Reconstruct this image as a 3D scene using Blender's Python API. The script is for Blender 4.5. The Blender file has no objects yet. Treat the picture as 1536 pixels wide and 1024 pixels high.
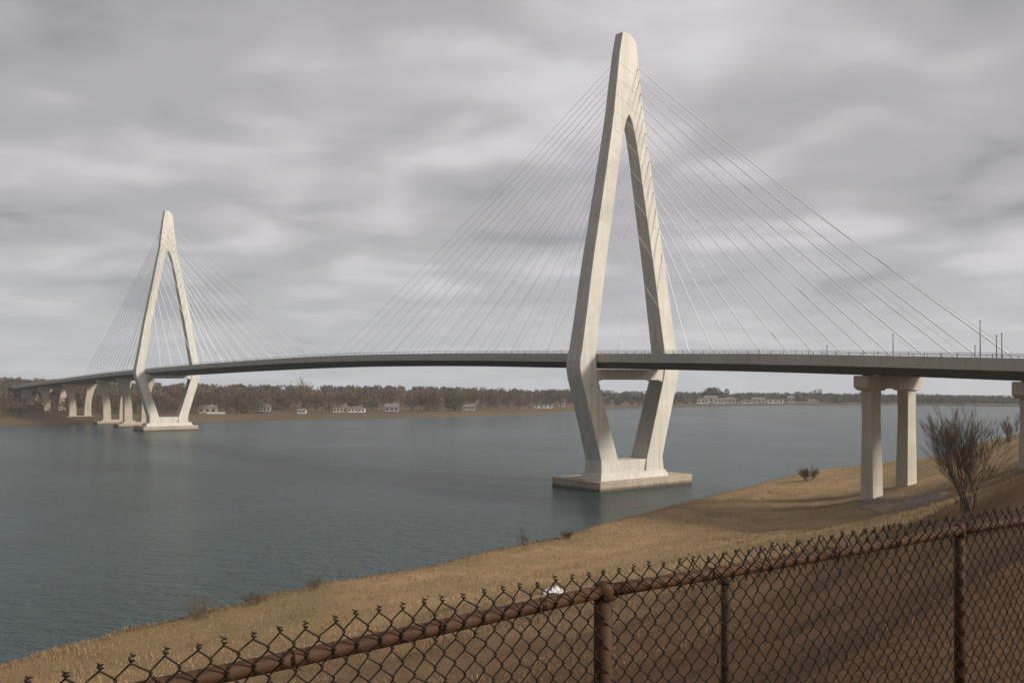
import bpy, math, random
import numpy as np
from mathutils import Vector, Matrix

random.seed(7)
rng = np.random.default_rng(7)
scene = bpy.context.scene
COL = scene.collection
F, H, YH = 1400.0, 22.0, 572.0          # focal length in photo pixels, eye height above water, horizon row

def R(d): return math.radians(d)
def sstep(a, b, x):
    t = np.clip((np.asarray(x, float) - a) / (b - a), 0, 1)
    return t * t * (3 - 2 * t)

# ------------------------------------------------------------------ mesh helper
class MB:
    def __init__(s): s.v = []; s.f = []
    def add(s, verts, faces):
        o = len(s.v); s.v.extend([tuple(map(float, p)) for p in verts])
        s.f.extend([tuple(i + o for i in f) for f in faces])
    def loft(s, rings, caps=(True, True), closed=True):
        n = len(rings[0]); fs = []
        for i in range(len(rings) - 1):
            for j in range(n if closed else n - 1):
                a = i * n + j; b = i * n + (j + 1) % n
                fs.append((a, b, b + n, a + n))
        if caps[0]: fs.append(tuple(reversed(range(n))))
        if caps[1]: fs.append(tuple(range((len(rings) - 1) * n, len(rings) * n)))
        s.add([p for r in rings for p in r], fs)
    def tube(s, pts, r0, r1=None, n=6, caps=True):
        r1 = r0 if r1 is None else r1
        pts = [Vector(p) for p in pts]; m = len(pts); rings = []; prev = None
        for i, p in enumerate(pts):
            d = (pts[min(i + 1, m - 1)] - pts[max(i - 1, 0)])
            if d.length < 1e-9: d = Vector((0, 0, 1))
            d.normalize()
            if prev is None:
                up = Vector((0, 0, 1)) if abs(d.z) < 0.9 else Vector((1, 0, 0))
                a = d.cross(up).normalized()
            else:
                a = (prev - d * prev.dot(d)).normalized()
            prev = a; b = d.cross(a)
            r = r0 + (r1 - r0) * i / max(m - 1, 1)
            rings.append([p + (a * math.cos(2 * math.pi * k / n) + b * math.sin(2 * math.pi * k / n)) * r for k in range(n)])
        s.loft(rings, (caps, caps))
    def box(s, c, h, ax=None):
        ax = ax or (Vector((1, 0, 0)), Vector((0, 1, 0)), Vector((0, 0, 1)))
        c = Vector(c); P = []
        for z in (-1, 1):
            for x, y in ((-1, -1), (1, -1), (1, 1), (-1, 1)):
                P.append(c + ax[0] * h[0] * x + ax[1] * h[1] * y + ax[2] * h[2] * z)
        s.loft([P[:4], P[4:]])
    def build(s, name, mat, parent=None, smooth=False, origin=None):
        return mesh_obj(name, s.v, s.f, mat, parent, smooth, origin)

def mesh_obj(name, v, f, mat, parent=None, smooth=False, origin=None):
    me = bpy.data.meshes.new(name)
    me.from_pydata([tuple(p) for p in v], [], [tuple(q) for q in f]); me.update()
    me.materials.append(mat)
    if smooth: me.polygons.foreach_set('use_smooth', [True] * len(me.polygons))
    o = bpy.data.objects.new(name, me); COL.objects.link(o)
    if parent is not None: o.parent = parent
    if origin is not None: o.location = origin
    return o

def quads_obj(name, P, mat, parent=None, attr=None):
    """P: (n,4,3) array of quads or (n,3,3) of triangles, one object"""
    n, k, _ = P.shape
    me = bpy.data.meshes.new(name)
    me.vertices.add(n * k); me.vertices.foreach_set('co', P.reshape(-1).astype(np.float32))
    me.loops.add(n * k); me.loops.foreach_set('vertex_index', np.arange(n * k, dtype=np.int32))
    me.polygons.add(n); me.polygons.foreach_set('loop_start', np.arange(0, n * k, k, dtype=np.int32))
    me.update(calc_edges=True); me.validate()
    if attr is not None:
        a = me.attributes.new('shade', 'FLOAT', 'FACE'); a.data.foreach_set('value', attr.astype(np.float32))
    me.materials.append(mat)
    o = bpy.data.objects.new(name, me); COL.objects.link(o)
    if parent is not None: o.parent = parent
    return o

def thing(name, label, cat, loc=(0, 0, 0), group=None):
    o = bpy.data.objects.new(name, None); COL.objects.link(o); o.empty_display_size = 0.5
    o.location = loc; o['label'] = label; o['category'] = cat
    if group: o['group'] = group
    return o

def tag(o, label=None, cat=None, group=None, kind=None):
    if label: o['label'] = label
    if cat: o['category'] = cat
    if group: o['group'] = group
    if kind: o['kind'] = kind
    return o

def dup(root, loc, rotz=0.0, scale=1.0, label=None):
    r = root.copy(); COL.objects.link(r)
    r.location = loc; r.rotation_euler = (0, 0, rotz)
    r.scale = scale if isinstance(scale, tuple) else (scale,) * 3
    if label: r['label'] = label
    for ch in root.children:
        c = ch.copy(); COL.objects.link(c); c.parent = r
        for g in ch.children:
            d = g.copy(); COL.objects.link(d); d.parent = c
    return r

# ------------------------------------------------------------------ materials
def new_mat(name):
    m = bpy.data.materials.new(name); m.use_nodes = True
    nt = m.node_tree; nt.nodes.clear()
    out = nt.nodes.new('ShaderNodeOutputMaterial'); bs = nt.nodes.new('ShaderNodeBsdfPrincipled')
    nt.links.new(bs.outputs[0], out.inputs[0])
    return m, nt, bs
def N(nt, t, **kw):
    n = nt.nodes.new(t)
    for k, v in kw.items():
        if hasattr(n, k): setattr(n, k, v)
        else: n.inputs[k].default_value = v
    return n
def ramp(nt, fac, stops, interp='LINEAR'):
    r = nt.nodes.new('ShaderNodeValToRGB'); r.color_ramp.interpolation = interp
    e = r.color_ramp.elements
    while len(e) < len(stops): e.new(0.5)
    for el, (p, c) in zip(e, stops):
        el.position = p; el.color = (*c, 1)
    nt.links.new(fac, r.inputs[0]); return r.outputs[0]
def coords(nt, scale=(1, 1, 1), kind='Object', rot=(0, 0, 0)):
    tc = nt.nodes.new('ShaderNodeTexCoord'); mp = nt.nodes.new('ShaderNodeMapping')
    mp.inputs['Scale'].default_value = scale; mp.inputs['Rotation'].default_value = rot
    nt.links.new(tc.outputs[kind], mp.inputs[0]); return mp.outputs[0]
def noise(nt, vec, scale, detail=4, rough=0.55, dist=0.0):
    n = nt.nodes.new('ShaderNodeTexNoise')
    n.inputs['Scale'].default_value = scale; n.inputs['Detail'].default_value = detail
    n.inputs['Roughness'].default_value = rough; n.inputs['Distortion'].default_value = dist
    nt.links.new(vec, n.inputs['Vector']); return n.outputs['Fac']
def mixc(nt, fac, a, b, mode='MIX'):
    m = nt.nodes.new('ShaderNodeMix'); m.data_type = 'RGBA'; m.blend_type = mode
    for s, val in ((0, fac), (6, a), (7, b)):
        if isinstance(val, (int, float)): m.inputs[s].default_value = val
        elif isinstance(val, tuple): m.inputs[s].default_value = (*val, 1)
        else: nt.links.new(val, m.inputs[s])
    return m.outputs[2]
def bump(nt, bs, h, strength=0.3, dist=0.1):
    b = nt.nodes.new('ShaderNodeBump'); b.inputs['Strength'].default_value = strength
    b.inputs['Distance'].default_value = dist
    nt.links.new(h, b.inputs['Height']); nt.links.new(b.outputs[0], bs.inputs['Normal'])

def concrete(name, c0, c1, scale=0.25, rough=0.85, streak=0.35, joint=0.0):
    m, nt, bs = new_mat(name)
    p = coords(nt)
    n1 = noise(nt, p, scale, 6, 0.6)
    col = ramp(nt, n1, [(0.3, c0), (0.7, c1)])
    ps = coords(nt, (1.1, 1.1, 0.05))
    st = noise(nt, ps, 1.0, 5, 0.65)
    dark = tuple(x * 0.62 for x in c0)
    fac = ramp(nt, st, [(0.46, (0, 0, 0)), (0.74, (streak,) * 3)])
    col = mixc(nt, fac, col, dark)
    fine = noise(nt, p, 3.0, 5, 0.7)
    col = mixc(nt, 0.18, col, ramp(nt, fine, [(0.3, c0), (0.7, c1)]))
    if joint:
        sp = nt.nodes.new('ShaderNodeSeparateXYZ'); nt.links.new(p, sp.inputs[0])
        dv = N(nt, 'ShaderNodeMath', operation='DIVIDE'); nt.links.new(sp.outputs[2], dv.inputs[0]); dv.inputs[1].default_value = joint
        fr = N(nt, 'ShaderNodeMath', operation='FRACT'); nt.links.new(dv.outputs[0], fr.inputs[0])
        fl_ = N(nt, 'ShaderNodeMath', operation='FLOOR'); nt.links.new(dv.outputs[0], fl_.inputs[0])
        wn = nt.nodes.new('ShaderNodeTexWhiteNoise'); wn.noise_dimensions = '1D'; nt.links.new(fl_.outputs[0], wn.inputs['W'])
        col = mixc(nt, ramp(nt, wn.outputs['Value'], [(0, (0, 0, 0)), (1, (0.2,) * 3)]), col, tuple(x * 0.78 for x in c0))
        lt = N(nt, 'ShaderNodeMath', operation='LESS_THAN'); nt.links.new(fr.outputs[0], lt.inputs[0]); lt.inputs[1].default_value = 0.09 / joint
        lm = N(nt, 'ShaderNodeMath', operation='MULTIPLY'); nt.links.new(lt.outputs[0], lm.inputs[0]); lm.inputs[1].default_value = 0.22
        col = mixc(nt, lm.outputs[0], col, tuple(x * 0.5 for x in c0))
    nt.links.new(col, bs.inputs['Base Color']); bs.inputs['Roughness'].default_value = rough
    bs.inputs['Specular IOR Level'].default_value = 0.25
    bump(nt, bs, fine, 0.25, 0.15)
    return m

M = {}
M['pylon'] = concrete('pylon_concrete', (0.56, 0.53, 0.48), (0.71, 0.68, 0.625), 0.22, 0.85, 0.65, 4.2)
M['deck'] = concrete('deck_concrete', (0.46, 0.44, 0.40), (0.58, 0.555, 0.51), 0.15, 0.9, 0.5)
M['girder'] = concrete('shade_painted_girder', (0.060, 0.056, 0.050), (0.085, 0.08, 0.07), 0.15, 0.9, 0.3)  # shade under the deck is painted into this near-black girder colour
M['pier'] = concrete('pier_concrete', (0.50, 0.455, 0.385), (0.61, 0.565, 0.49), 0.35, 0.85, 0.5, 2.9)
M['farpier'] = concrete('far_pier_concrete', (0.40, 0.345, 0.28), (0.50, 0.44, 0.36), 0.2, 0.9, 0.5)
M['base'] = concrete('weathered_base_concrete', (0.36, 0.30, 0.235), (0.48, 0.41, 0.32), 0.3, 0.9, 0.7)
def tide(m):
    nt = m.node_tree; bs = [n for n in nt.nodes if n.type == 'BSDF_PRINCIPLED'][0]
    src = bs.inputs['Base Color'].links[0].from_socket
    p = coords(nt); sp = nt.nodes.new('ShaderNodeSeparateXYZ'); nt.links.new(p, sp.inputs[0])
    ad = N(nt, 'ShaderNodeMath', operation='MULTIPLY_ADD'); nt.links.new(noise(nt, p, 0.8, 4), ad.inputs[0]); ad.inputs[1].default_value = 0.5; nt.links.new(sp.outputs[2], ad.inputs[2])
    mr = N(nt, 'ShaderNodeMapRange'); nt.links.new(ad.outputs[0], mr.inputs[0]); mr.inputs[1].default_value = 0.55; mr.inputs[2].default_value = 1.1; mr.inputs[3].default_value = 0.85; mr.inputs[4].default_value = 0.0
    nt.links.new(mixc(nt, mr.outputs[0], src, (0.075, 0.062, 0.045)), bs.inputs['Base Color'])
tide(M['base'])

def simple(name, col, rough=0.6, var=0.25, scale=3.0, metal=0.0, spec=0.4):
    m, nt, bs = new_mat(name)
    n = noise(nt, coords(nt), scale, 5)
    c = ramp(nt, n, [(0.3, tuple(x * (1 - var) for x in col)), (0.7, tuple(x * (1 + var) for x in col))])
    nt.links.new(c, bs.inputs['Base Color'])
    bs.inputs['Roughness'].default_value = rough; bs.inputs['Metallic'].default_value = metal
    bs.inputs['Specular IOR Level'].default_value = spec
    return m
M['cable'] = simple('white_cable_sheath', (0.93, 0.93, 0.93), 0.4, 0.02)
M['rail'] = simple('galvanised_rail', (0.30, 0.30, 0.31), 0.5, 0.1)
M['darkpole'] = simple('dark_painted_pole', (0.06, 0.055, 0.055), 0.5, 0.2)
M['asphalt'] = simple('asphalt', (0.05, 0.05, 0.052), 0.9)

def rust_mat(name, c0, c1, c2, rough, sc):
    m, nt, bs = new_mat(name)
    p = coords(nt)
    n1 = noise(nt, p, sc, 8, 0.65, 0.4)
    col = ramp(nt, n1, [(0.32, c0), (0.5, c1), (0.72, c2)])
    n2 = noise(nt, p, sc * 9, 5, 0.7)
    col = mixc(nt, ramp(nt, n2, [(0.52, (0, 0, 0)), (0.72, (0.6, 0.6, 0.6))]), col, tuple(x * 0.5 for x in c0))
    nt.links.new(col, bs.inputs['Base Color'])
    bs.inputs['Roughness'].default_value = rough; bs.inputs['Specular IOR Level'].default_value = 0.2
    bump(nt, bs, n2, 0.4, 0.002)
    return m
M['rust'] = rust_mat('rusty_brown_paint', (0.046, 0.021, 0.010), (0.066, 0.030, 0.014), (0.086, 0.040, 0.019), 0.66, 6)
M['wire'] = rust_mat('dark_rusted_wire', (0.012, 0.010, 0.008), (0.020, 0.016, 0.012), (0.04, 0.024, 0.015), 0.55, 30)

def grass_ground(name, gold, tan, olive, dark, big=0.035, soil=False):
    m, nt, bs = new_mat(name)
    p = coords(nt)
    a = noise(nt, p, big, 4, 0.6, 0.6)
    b = noise(nt, p, big * 9, 6, 0.62, 0.3)
    c = noise(nt, p, 9.0, 6, 0.75)
    st = noise(nt, coords(nt, (0.10, 0.35, 0.3), rot=(0, 0, R(-35))), 1.0, 5, 0.6)
    col = ramp(nt, b, [(0.3, tan), (0.62, gold)])
    col = mixc(nt, ramp(nt, a, [(0.46, (0, 0, 0)), (0.60, (0.9,) * 3)]), col, olive)
    col = mixc(nt, ramp(nt, st, [(0.50, (0, 0, 0)), (0.75, (0.65,) * 3)]), col, dark)
    col = mixc(nt, 0.45, col, ramp(nt, c, [(0.3, tuple(x * 0.35 for x in tan)), (0.7, tuple(x * 1.5 for x in gold))]))
    if soil:   # bare leaf-littered soil along the fence line
        ln = nt.nodes.new('ShaderNodeVectorMath'); ln.operation = 'LENGTH'; nt.links.new(coords(nt, (1, 1, 0)), ln.inputs[0])
        ad = N(nt, 'ShaderNodeMath', operation='MULTIPLY_ADD'); nt.links.new(noise(nt, p, 0.22, 5), ad.inputs[0]); ad.inputs[1].default_value = 26.0; nt.links.new(ln.outputs['Value'], ad.inputs[2])
        mr = N(nt, 'ShaderNodeMapRange', interpolation_type='SMOOTHSTEP'); nt.links.new(ad.outputs[0], mr.inputs[0])
        mr.inputs[1].default_value = 46.0; mr.inputs[2].default_value = 112.0; mr.inputs[3].default_value = 0.9; mr.inputs[4].default_value = 0.0
        sc_ = ramp(nt, c, [(0.3, (0.052, 0.027, 0.015)), (0.7, (0.178, 0.094, 0.052))])
        col = mixc(nt, mr.outputs[0], col, sc_)
    nt.links.new(col, bs.inputs['Base Color'])
    bs.inputs['Roughness'].default_value = 0.95; bs.inputs['Specular IOR Level'].default_value = 0.1
    bump(nt, bs, c, 0.6, 0.12)
    return m
M['bank'] = grass_ground('dry_bank_turf', (0.345, 0.238, 0.130), (0.200, 0.130, 0.068), (0.125, 0.104, 0.048), (0.110, 0.072, 0.038), soil=True)
M['farbank'] = grass_ground('far_bank_grass', (0.150, 0.108, 0.066), (0.115, 0.082, 0.052), (0.07, 0.055, 0.034), (0.08, 0.06, 0.042), 0.01)

def shade_mat(name, c0, c1, rough=0.9):
    m, nt, bs = new_mat(name)
    at = nt.nodes.new('ShaderNodeAttribute'); at.attribute_name = 'shade'
    col = ramp(nt, at.outputs['Fac'], [(0.0, c0), (1.0, c1)])
    nt.links.new(col, bs.inputs['Base Color'])
    bs.inputs['Roughness'].default_value = rough; bs.inputs['Specular IOR Level'].default_value = 0.1
    return m
M['blade'] = shade_mat('dry_grass_blades', (0.13, 0.085, 0.045), (0.50, 0.355, 0.205))
M['twig'] = shade_mat('bare_twigs', (0.115, 0.083, 0.062), (0.30, 0.22, 0.165))
M['reed'] = shade_mat('dead_weed_stems', (0.10, 0.07, 0.045), (0.24, 0.17, 0.105))
M['bark'] = simple('grey_brown_bark', (0.055, 0.042, 0.033), 0.9, 0.35)
M['brownwood'] = shade_mat('bare_brown_crown', (0.055, 0.038, 0.026), (0.155, 0.106, 0.070))
M['greywood'] = shade_mat('bare_grey_crown', (0.055, 0.046, 0.040), (0.135, 0.110, 0.092))
M['olivewood'] = shade_mat('olive_crown', (0.058, 0.054, 0.024), (0.13, 0.115, 0.052))
M['darkwood'] = shade_mat('dark_evergreen_crown', (0.012, 0.015, 0.012), (0.030, 0.034, 0.025))
M['white'] = simple('white_painted_wall', (0.72, 0.71, 0.69), 0.8, 0.06)
M['cream'] = simple('cream_wall', (0.50, 0.46, 0.40), 0.8, 0.08)
M['greyw'] = simple('grey_wall', (0.34, 0.33, 0.32), 0.8, 0.08)
M['roofg'] = simple('grey_roof', (0.17, 0.16, 0.155), 0.85, 0.2)
M['roofb'] = simple('brown_roof', (0.16, 0.11, 0.085), 0.85, 0.2)
M['glass'] = simple('dark_window', (0.03, 0.035, 0.04), 0.15, 0.1, 3, 0, 0.6)
M['rock'] = simple('dark_riprap', (0.055, 0.048, 0.045), 0.95, 0.4, 1.0)
M['pad'] = simple('trodden_gravel', (0.160, 0.126, 0.098), 0.95, 0.3, 0.6)
M['plastic'] = simple('white_plastic_scrap', (0.62, 0.62, 0.63), 0.5, 0.1)
M['oldwood'] = rust_mat('weathered_post_paint', (0.04, 0.022, 0.014), (0.06, 0.034, 0.022), (0.08, 0.046, 0.03), 0.7, 7)

def water_mat():
    m, nt, bs = new_mat('river_water')
    p = coords(nt, (0.55, 1.0, 1.0), rot=(0, 0, R(14)))
    w1 = noise(nt, p, 0.55, 4, 0.6, 0.3)
    w2 = noise(nt, p, 2.2, 3, 0.6)
    w3 = noise(nt, coords(nt, (1, 1, 1)), 0.014, 3, 0.5, 0.6)
    ad = N(nt, 'ShaderNodeMath', operation='MULTIPLY_ADD'); nt.links.new(w2, ad.inputs[0]); ad.inputs[1].default_value = 0.45; nt.links.new(w1, ad.inputs[2])
    mu = N(nt, 'ShaderNodeMath', operation='MULTIPLY'); nt.links.new(ad.outputs[0], mu.inputs[0])
    amp = ramp(nt, w3, [(0.38, (0.4,) * 3), (0.62, (1.0,) * 3)])
    nt.links.new(amp, mu.inputs[1])
    bump(nt, bs, mu.outputs[0], 1.0, 2.4)
    col = ramp(nt, w3, [(0.3, (0.032, 0.062, 0.061)), (0.7, (0.047, 0.081, 0.079))])
    nt.links.new(col, bs.inputs['Base Color'])
    bs.inputs['Roughness'].default_value = 0.21; bs.inputs['IOR'].default_value = 1.31
    return m
M['water'] = water_mat()

# ------------------------------------------------------------------ near bank
SHORE = np.array([(-260, -160), (-150, -30), (-90, 18), (-60, 50), (-39.5, 72), (-33.5, 82.6), (-25.2, 96), (-10.1, 110.8), (6.9, 133.3),
                  (37.1, 178), (67.9, 220), (96, 246), (140, 268), (230, 300), (420, 330), (700, 350)], float)
_poly = np.vstack([SHORE, [(700, -260), (-260, -260)]])
def shore_dist(X, Y):
    X = np.asarray(X, float); Y = np.asarray(Y, float)
    d = np.full(X.shape, 1e9)
    for a, b in zip(SHORE[:-1], SHORE[1:]):
        e = b - a; t = np.clip(((X - a[0]) * e[0] + (Y - a[1]) * e[1]) / (e @ e), 0, 1)
        d = np.minimum(d, np.hypot(X - a[0] - t * e[0], Y - a[1] - t * e[1]))
    ins = np.zeros(X.shape, bool); n = len(_poly)
    for i in range(n):
        (x0, y0), (x1, y1) = _poly[i], _poly[(i + 1) % n]
        c = (y0 > Y) != (y1 > Y)
        with np.errstate(divide='ignore', invalid='ignore'):
            xi = x0 + (Y - y0) * (x1 - x0) / (y1 - y0 if y1 != y0 else 1e-9)
        ins ^= c & (X < xi)
    return np.where(ins, d, -d)
def wob(X, Y, s, ph):
    return (np.sin(X * s + ph) * np.cos(Y * s * 1.13 - ph * 1.7) + 0.5 * np.sin(X * s * 2.3 - Y * s * 1.9 + ph * 2)) / 1.5
def ground_z(X, Y):
    X = np.asarray(X, float); Y = np.asarray(Y, float)
    d = shore_dist(X, Y)
    dd = d + wob(X, Y, 0.16, 0.4) * 1.0 + wob(X, Y, 0.5, 2.0) * 0.4
    pos = np.clip(dd, 0, None)
    h = 0.75 * sstep(0, 3.5, dd) + 19.8 * (np.clip(pos, 0, 77) / 77.0) ** 2.15
    h = np.where(dd < 0, -0.05 + np.clip(dd, -40, 0) * 0.25, h)
    h += np.where(dd > 3, wob(X, Y, 0.09, 1.0) * 0.45 + wob(X, Y, 0.33, 2.2) * 0.16 + wob(X, Y, 1.1, 0.3) * 0.05, 0)
    h -= 2.3 * np.exp(-(((X - 52) / 24) ** 2 + ((Y - 127) / 19) ** 2))
    h += 5.2 * np.exp(-(((X - 120) / 37) ** 2 + ((Y - 196) / 30) ** 2))
    r = np.hypot(X, Y)
    h = h + (19.9 - h) * sstep(9, 3.0, r) * 0.5
    return np.minimum(h, 20.35)
def gz(x, y): return float(ground_z(np.array([x]), np.array([y]))[0])

def hit(px, py):
    '''where the line of sight through a spot of the view meets the bank'''
    for Y in np.arange(5, 330, 0.5):
        X = (px - 768) / F * Y
        if H - (py - YH) / F * Y <= gz(X, Y): return X, Y
    return (px - 768) / F * 200, 200.0
def axis(vals):
    out = [vals[0][0]]
    for (a, st), (b, _) in zip(vals[:-1], vals[1:]):
        n = max(1, int(round((b - a) / st))); out += list(a + (b - a) * np.arange(1, n + 1) / n)
    return np.array(out)
gx = axis([(-260, 8), (-70, 1.6), (-20, 0.7), (45, 1.4), (150, 5), (700, 5)])
gy = axis([(-160, 8), (-20, 1.2), (0, 0.6), (70, 1.3), (250, 5), (400, 5)])
GX, GY = np.meshgrid(gx, gy)
GZ = ground_z(GX, GY)
nx, ny = len(gx), len(gy)
idx = np.arange(nx * ny).reshape(ny, nx)
fq = np.stack([idx[:-1, :-1], idx[:-1, 1:], idx[1:, 1:], idx[1:, :-1]], -1).reshape(-1, 4)
keep = GZ.reshape(-1)[fq].max(1) > -6
bank = mesh_obj('ground', np.stack([GX, GY, GZ], -1).reshape(-1, 3), fq[keep], M['bank'], smooth=True)
tag(bank, 'dry tan grass bank sloping down from the fence to the water', kind='structure')

# water to the horizon
ws = [0, 30, 60, 100, 160, 260, 420, 700, 1100, 1690]
wv = [(0, 0, 0)]; wf = []; K = 72
for r in ws[1:]:
    wv += [(r * math.cos(2 * math.pi * k / K), r * math.sin(2 * math.pi * k / K), 0) for k in range(K)]
for k in range(K): wf.append((0, 1 + k, 1 + (k + 1) % K))
for i in range(len(ws) - 2):
    for k in range(K):
        a = 1 + i * K + k; b = 1 + i * K + (k + 1) % K
        wf.append((a, a + K, b + K, b))
water = mesh_obj('water', wv, wf, M['water']); tag(water, 'wide grey green river with small wind ripples', kind='structure')

# ------------------------------------------------------------------ dry grass blades on the near bank
def blades(name, px, py, hgt, wid, mat, lean=0.5, zoff=-0.02):
    n = len(px); z = ground_z(px, py) + zoff
    a = rng.uniform(0, 2 * np.pi, n); l = rng.uniform(0, 1, n) * lean * hgt; b = rng.uniform(0, 2 * np.pi, n)
    base = np.stack([px, py, z], -1)
    w = np.stack([np.cos(a) * wid, np.sin(a) * wid, np.zeros(n)], -1)
    tip = base + np.stack([np.cos(b) * l, np.sin(b) * l, hgt], -1)
    mid = base + np.stack([np.cos(b) * l * 0.3, np.sin(b) * l * 0.3, hgt * 0.55], -1)
    P = np.stack([base - w, base + w, mid + w * 0.6, tip], 1)
    Q = np.stack([base - w, mid + w * 0.6, tip, mid - w * 0.6], 1)
    return np.concatenate([P[:, [0, 1, 2, 3]], ])
pts = []
def scatter(n, y0, y1, hlo, hhi, wlo, whi, power=1.0):
    Y = y0 + (y1 - y0) * rng.uniform(0, 1, n) ** power
    X = rng.uniform(-0.62, 0.62, n) * Y
    d = shore_dist(X, Y); k = d > 0.3; X, Y, d = X[k], Y[k], d[k]
    # clumpy
    c = wob(X, Y, 1.7, 0.7) * 0.5 + wob(X, Y, 0.45, 1.9) * 0.6 + rng.normal(0, 0.5, len(X))
    k = c > -0.25; X, Y = X[k], Y[k]; c = c[k]
    h = rng.uniform(hlo, hhi, len(X)) * (0.75 + 0.35 * np.clip(c, 0, 1.5)); w = rng.uniform(wlo, whi, len(X))
    return X, Y, h, w
sets = [scatter(14000, 6, 34, 0.04, 0.12, 0.002, 0.004, 0.7), scatter(130000, 30, 78, 0.06, 0.22, 0.005, 0.012, 0.7),
        scatter(120000, 60, 150, 0.12, 0.42, 0.014, 0.034, 0.9), scatter(30000, 120, 250, 0.12, 0.4, 0.02, 0.05, 1.0)]
for k in range(260):
    Y0 = 50 + 150 * random.random() ** 1.2; X0 = random.uniform(-0.5, 0.6) * Y0
    if shore_dist(np.array([X0]), np.array([Y0]))[0] < 1: continue
    m_ = random.randint(20, 60); r_ = random.uniform(.2, 1.1)
    sets.append((X0 + rng.normal(0, r_, m_), Y0 + rng.normal(0, r_, m_), rng.uniform(.15, .45, m_), rng.uniform(.008, .018, m_)))
# taller fringe by the water
t = rng.uniform(0, 1, 16000); seg = 3 + (t * 7).astype(int); fr = t * 7 - (t * 7).astype(int)
A = SHORE[seg]; B = SHORE[seg + 1]; C = A + (B - A) * fr[:, None]
nrm = np.stack([(B - A)[:, 1], -(B - A)[:, 0]], -1); nrm /= np.linalg.norm(nrm, axis=1)[:, None]
off = np.abs(rng.normal(0, 1, len(t))) * 2.2 + 0.2
C = C + nrm * off[:, None]
cl = wob(C[:, 0], C[:, 1], 0.6, 3.1)
kk = cl + rng.normal(0, 0.4, len(cl)) > 0.0
C = C[kk]; hh = rng.uniform(0.2, 0.75, len(C)) * (0.6 + 0.5 * np.clip(cl[kk], 0, 1))
sets.append((C[:, 0], C[:, 1], hh, rng.uniform(0.008, 0.02, len(C))))
P = np.concatenate([blades('', *s[:2], s[2], s[3], None) for s in sets])
patch = 0.5 + 0.5 * wob(P[:, 0, 0], P[:, 0, 1], 0.07, 0.8) + 0.3 * wob(P[:, 0, 0], P[:, 0, 1], 0.31, 2.8)
grass = quads_obj('grass', P, M['blade'], attr=np.clip(rng.beta(2, 2, len(P)) * 0.55 + patch * 0.6 - 0.08, 0, 1))
tag(grass, 'short dry straw coloured grass blades covering the near bank', kind='stuff')

# ------------------------------------------------------------------ bridge frame
MC = np.array([23.6253, 195.6192]); LC = np.array([-155.8386, 422.0])
U = (LC - MC) / np.linalg.norm(LC - MC); V = np.array([U[1], -U[0]]); SL = float(np.linalg.norm(LC - MC))
def W(s, v, z): return (MC[0] + U[0] * s + V[0] * v, MC[1] + U[1] * s + V[1] * v, z)
_ds = np.array([-240, -160, -100, -83.75, -64.8, -35.9, -2.8, 43.1, 76.8, 119.4, 158.4, 220.7, 284.7, 306.1, 361.8, 430.1, 500, 556.6, 640])
_dz = np.array([18.5, 22.0, 24.4, 25.05, 25.85, 26.85, 27.62, 28.75, 29.35, 29.7, 29.5, 28.75, 27.7, 27.3, 26.05, 23.9, 21.6, 19.7, 16.8])
_fs = np.arange(-240, 641, 2.0); _fz = np.interp(_fs, _ds, _dz)
_k = np.exp(-0.5 * (np.arange(-12, 13) / 5.0) ** 2); _k /= _k.sum()
_fz = np.convolve(np.pad(_fz, 12, mode='edge'), _k, mode='valid')
def dz(s): return float(np.interp(s, _fs, _fz))

bridge = thing('cable_stayed_bridge', 'long pale concrete cable-stayed bridge with two A-shaped pylons crossing the river', 'bridge', (MC[0], MC[1], 0))
bridge_off = Vector((MC[0], MC[1], 0))
class BB(MB):
    def build(s, name, mat, parent=None, smooth=False, bevel=0.0):
        par = parent or bridge
        off = bridge_off
        o = mesh_obj(name, [(x - off.x, y - off.y, z) for x, y, z in s.v], s.f, mat, par, smooth)
        if bevel:
            m = o.modifiers.new('bevel', 'BEVEL'); m.width = bevel; m.segments = 2; m.limit_method = 'ANGLE'; m.angle_limit = R(28)
        return o
    def sblock(s, rings):
        """rings: list of (s0,s1,v0,v1,z) horizontal sections"""
        s.loft([[W(a, c, z), W(b, c, z), W(b, d, z), W(a, d, z)] for a, b, c, d, z in rings])

# deck
deck = BB()
prof = [(-9.8, 0), (-9.8, -1.7), (-9.2, -1.78), (9.2, -1.78), (9.8, -1.7), (9.8, 0), (9.45, 0), (9.45, -0.95), (-9.45, -0.95), (-9.45, 0)]
deck.loft([[W(s, v, dz(s) + z) for v, z in prof][::-1] for s in np.arange(-240, 601, 4.0)])
deck_o = deck.build('deck', M['deck'])
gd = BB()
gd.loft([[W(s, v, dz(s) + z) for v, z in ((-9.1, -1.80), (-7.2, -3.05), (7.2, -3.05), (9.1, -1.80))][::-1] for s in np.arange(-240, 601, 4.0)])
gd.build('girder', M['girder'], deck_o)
rd = BB()
rd.loft([[W(s, v, dz(s) + z) for v, z in ((-9.4, -0.94), (9.4, -0.94), (9.4, -0.90), (-9.4, -0.90))] for s in np.arange(-240, 601, 4.0)])
rd.build('road_surface', M['asphalt'], deck_o)
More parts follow.
